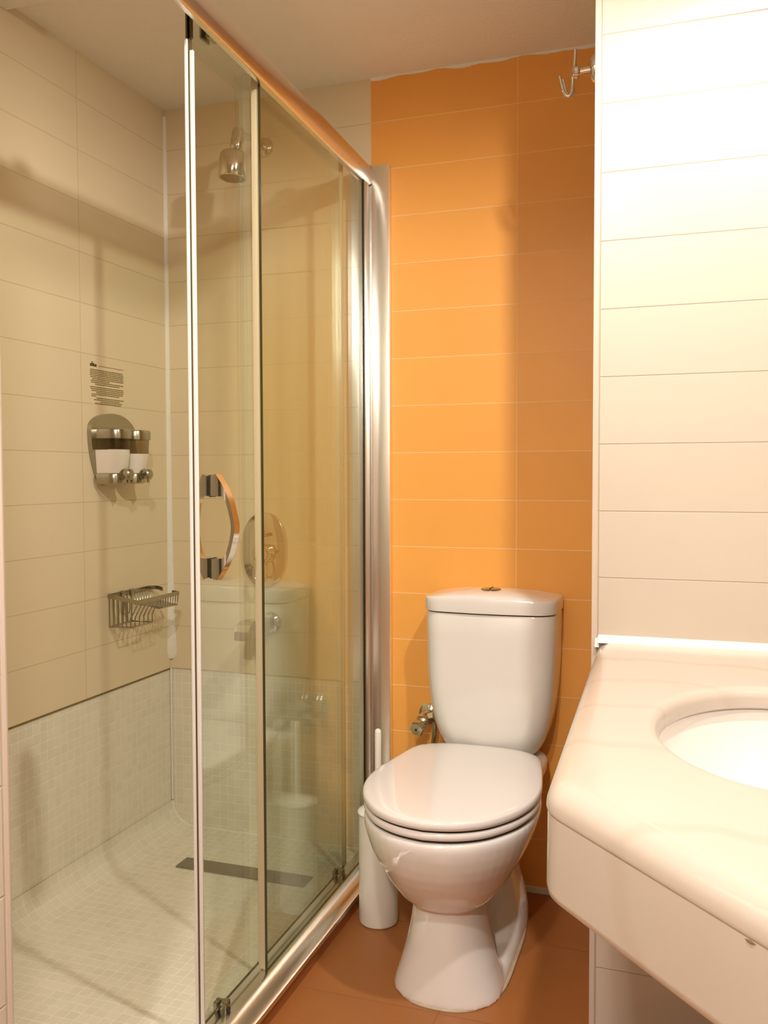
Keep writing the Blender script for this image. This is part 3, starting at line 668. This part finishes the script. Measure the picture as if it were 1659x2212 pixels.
tube(bm,[(xi,ya+.004,zb1),(xb,ya+.004,zb1),(xb,ym,zb1),(xi,ym,zb1),(xi,ya+.004,zb1)],r*1.2,6)
tube(bm,[(xi+.012,ya+.012,zb1),(xb-.01,ya+.012,zb1)],r,6)
for i in range(6):
    y=ya+.004+(ym-ya-.004)*i/5; tube(bm,[(xi,y,zr0),(xi,y,zb1)],r,6); tube(bm,[(xb,y,zb1),(xb,y,-.40),(xo,y,zr1)],r,6)
for i in range(1,5):
    x=xi+(xb-xi)*i/5; tube(bm,[(x,ya,zr0-.002),(x,ya+.004,zb1)],r,6)
tube(bm,[(xi+.01,ym,-.375),(xo,ym+.012,-.383),(xo,yb-.01,-.386)],r,6)
tube(bm,[(xi,yb-.015,-.372),(xo-.01,yb-.01,-.386)],r,6)
for i in range(8):
    y=ym+.004+(yb-ym-.008)*i/7; tube(bm,[(xo,y,zr1),(xo-.003,y,zb2),(xi,y,-.372),(xi,y,zr0)],r,6)
obj('wire_basket',bm,'chrome_dull',sb,smooth=60)
bm=bmesh.new()
for y in (2.185,2.20):
    tube(bm,spline([(xi,y,zr0),(xi+.002,y,-.385),(xi+.008,y+.004,-.398),(xi+.012,y+.008,-.39),(xi+.012,y+.010,-.36)]),.0016,6)
for y in (2.19,2.235): box(bm,xi-.002,xi+.004,y-.008,y+.008,zr0-.010,zr0+.008,bev=.001)
obj('wall_fixing',bm,'chrome_dull',sb,smooth=60)

# ================================================================== ROBE HOOK
hk=thing('robe_hook','chrome double robe hook high on the partition end beside the orange wall','hook',(XP,2.0,.863))
hy=2.0; hz=.862
bm=bmesh.new(); lathe(bm,(XP,hy,hz),(-1,0,0),[(0,.029),(.016,.031),(.020,.030),(.025,.024),(.027,.013),(.028,0)]); obj('wall_plate',bm,'chrome',hk,smooth=40)
bm=bmesh.new(); cyl(bm,(XP-.02,hy,hz),(XP-.060,hy,hz-.002),.0088); lathe(bm,(XP-.050,hy,hz-.002),(-1,-.2,0),[(0,.010),(.005,.0155),(.012,.0150),(.017,.009),(.018,0)]); obj('stem',bm,'chrome',hk,smooth=40)
xh=XP-.059
for dy,sc in ((-.004,1.0),(.016,.86)):
    bm=bmesh.new()
    tube(bm,spline([(xh+.001,hy+dy*.3-.008,hz+.043*sc),(xh,hy+dy*.3-.006,hz+.025*sc),(xh-.002,hy-.006,hz+.006),(xh-.005,hy-.004,hz-.012),(xh-.006,hy+dy*.5,hz-.030*sc),(xh-.002-.006*sc,hy+dy,hz-.046*sc),(xh-.016*sc,hy+dy,hz-.050*sc),(xh-.024*sc,hy+dy,hz-.040*sc),(xh-.029*sc,hy+dy,hz-.024*sc),(xh-.033*sc,hy+dy,hz-.006*sc)]),.0036,10); obj('hook_arm',bm,'chrome',hk,smooth=60)

# ================================================================== DOWNLIGHTS IN THE CEILING, THE LAST AN ADDED FILL LAMP
for (x,y,*_),lb in zip(LAMPS,('recessed ceiling downlight above the washbasin','recessed ceiling downlight close to the cream partition','recessed ceiling downlight in front of the shower screen','added fill lamp behind the camera, shaped as a ceiling downlight')):
    d=thing('downlight',lb,'ceiling light',(x,y,ZC))
    bm=bmesh.new(); lathe(bm,(x,y,ZC),(0,0,-1),[(0,.045),(.004,.045),(.006,.040),(.006,.034),(.001,.032)],n=40); obj('trim_ring',bm,'alu',d,smooth=40)
    bm=bmesh.new(); lathe(bm,(x,y,ZC-.001),(0,0,-1),[(0,.0),(0,.03),(.001,.03),(.0015,0)],n=32); obj('bulb',bm,'bulb',d,smooth=40)
bpy.context.view_layer.update()
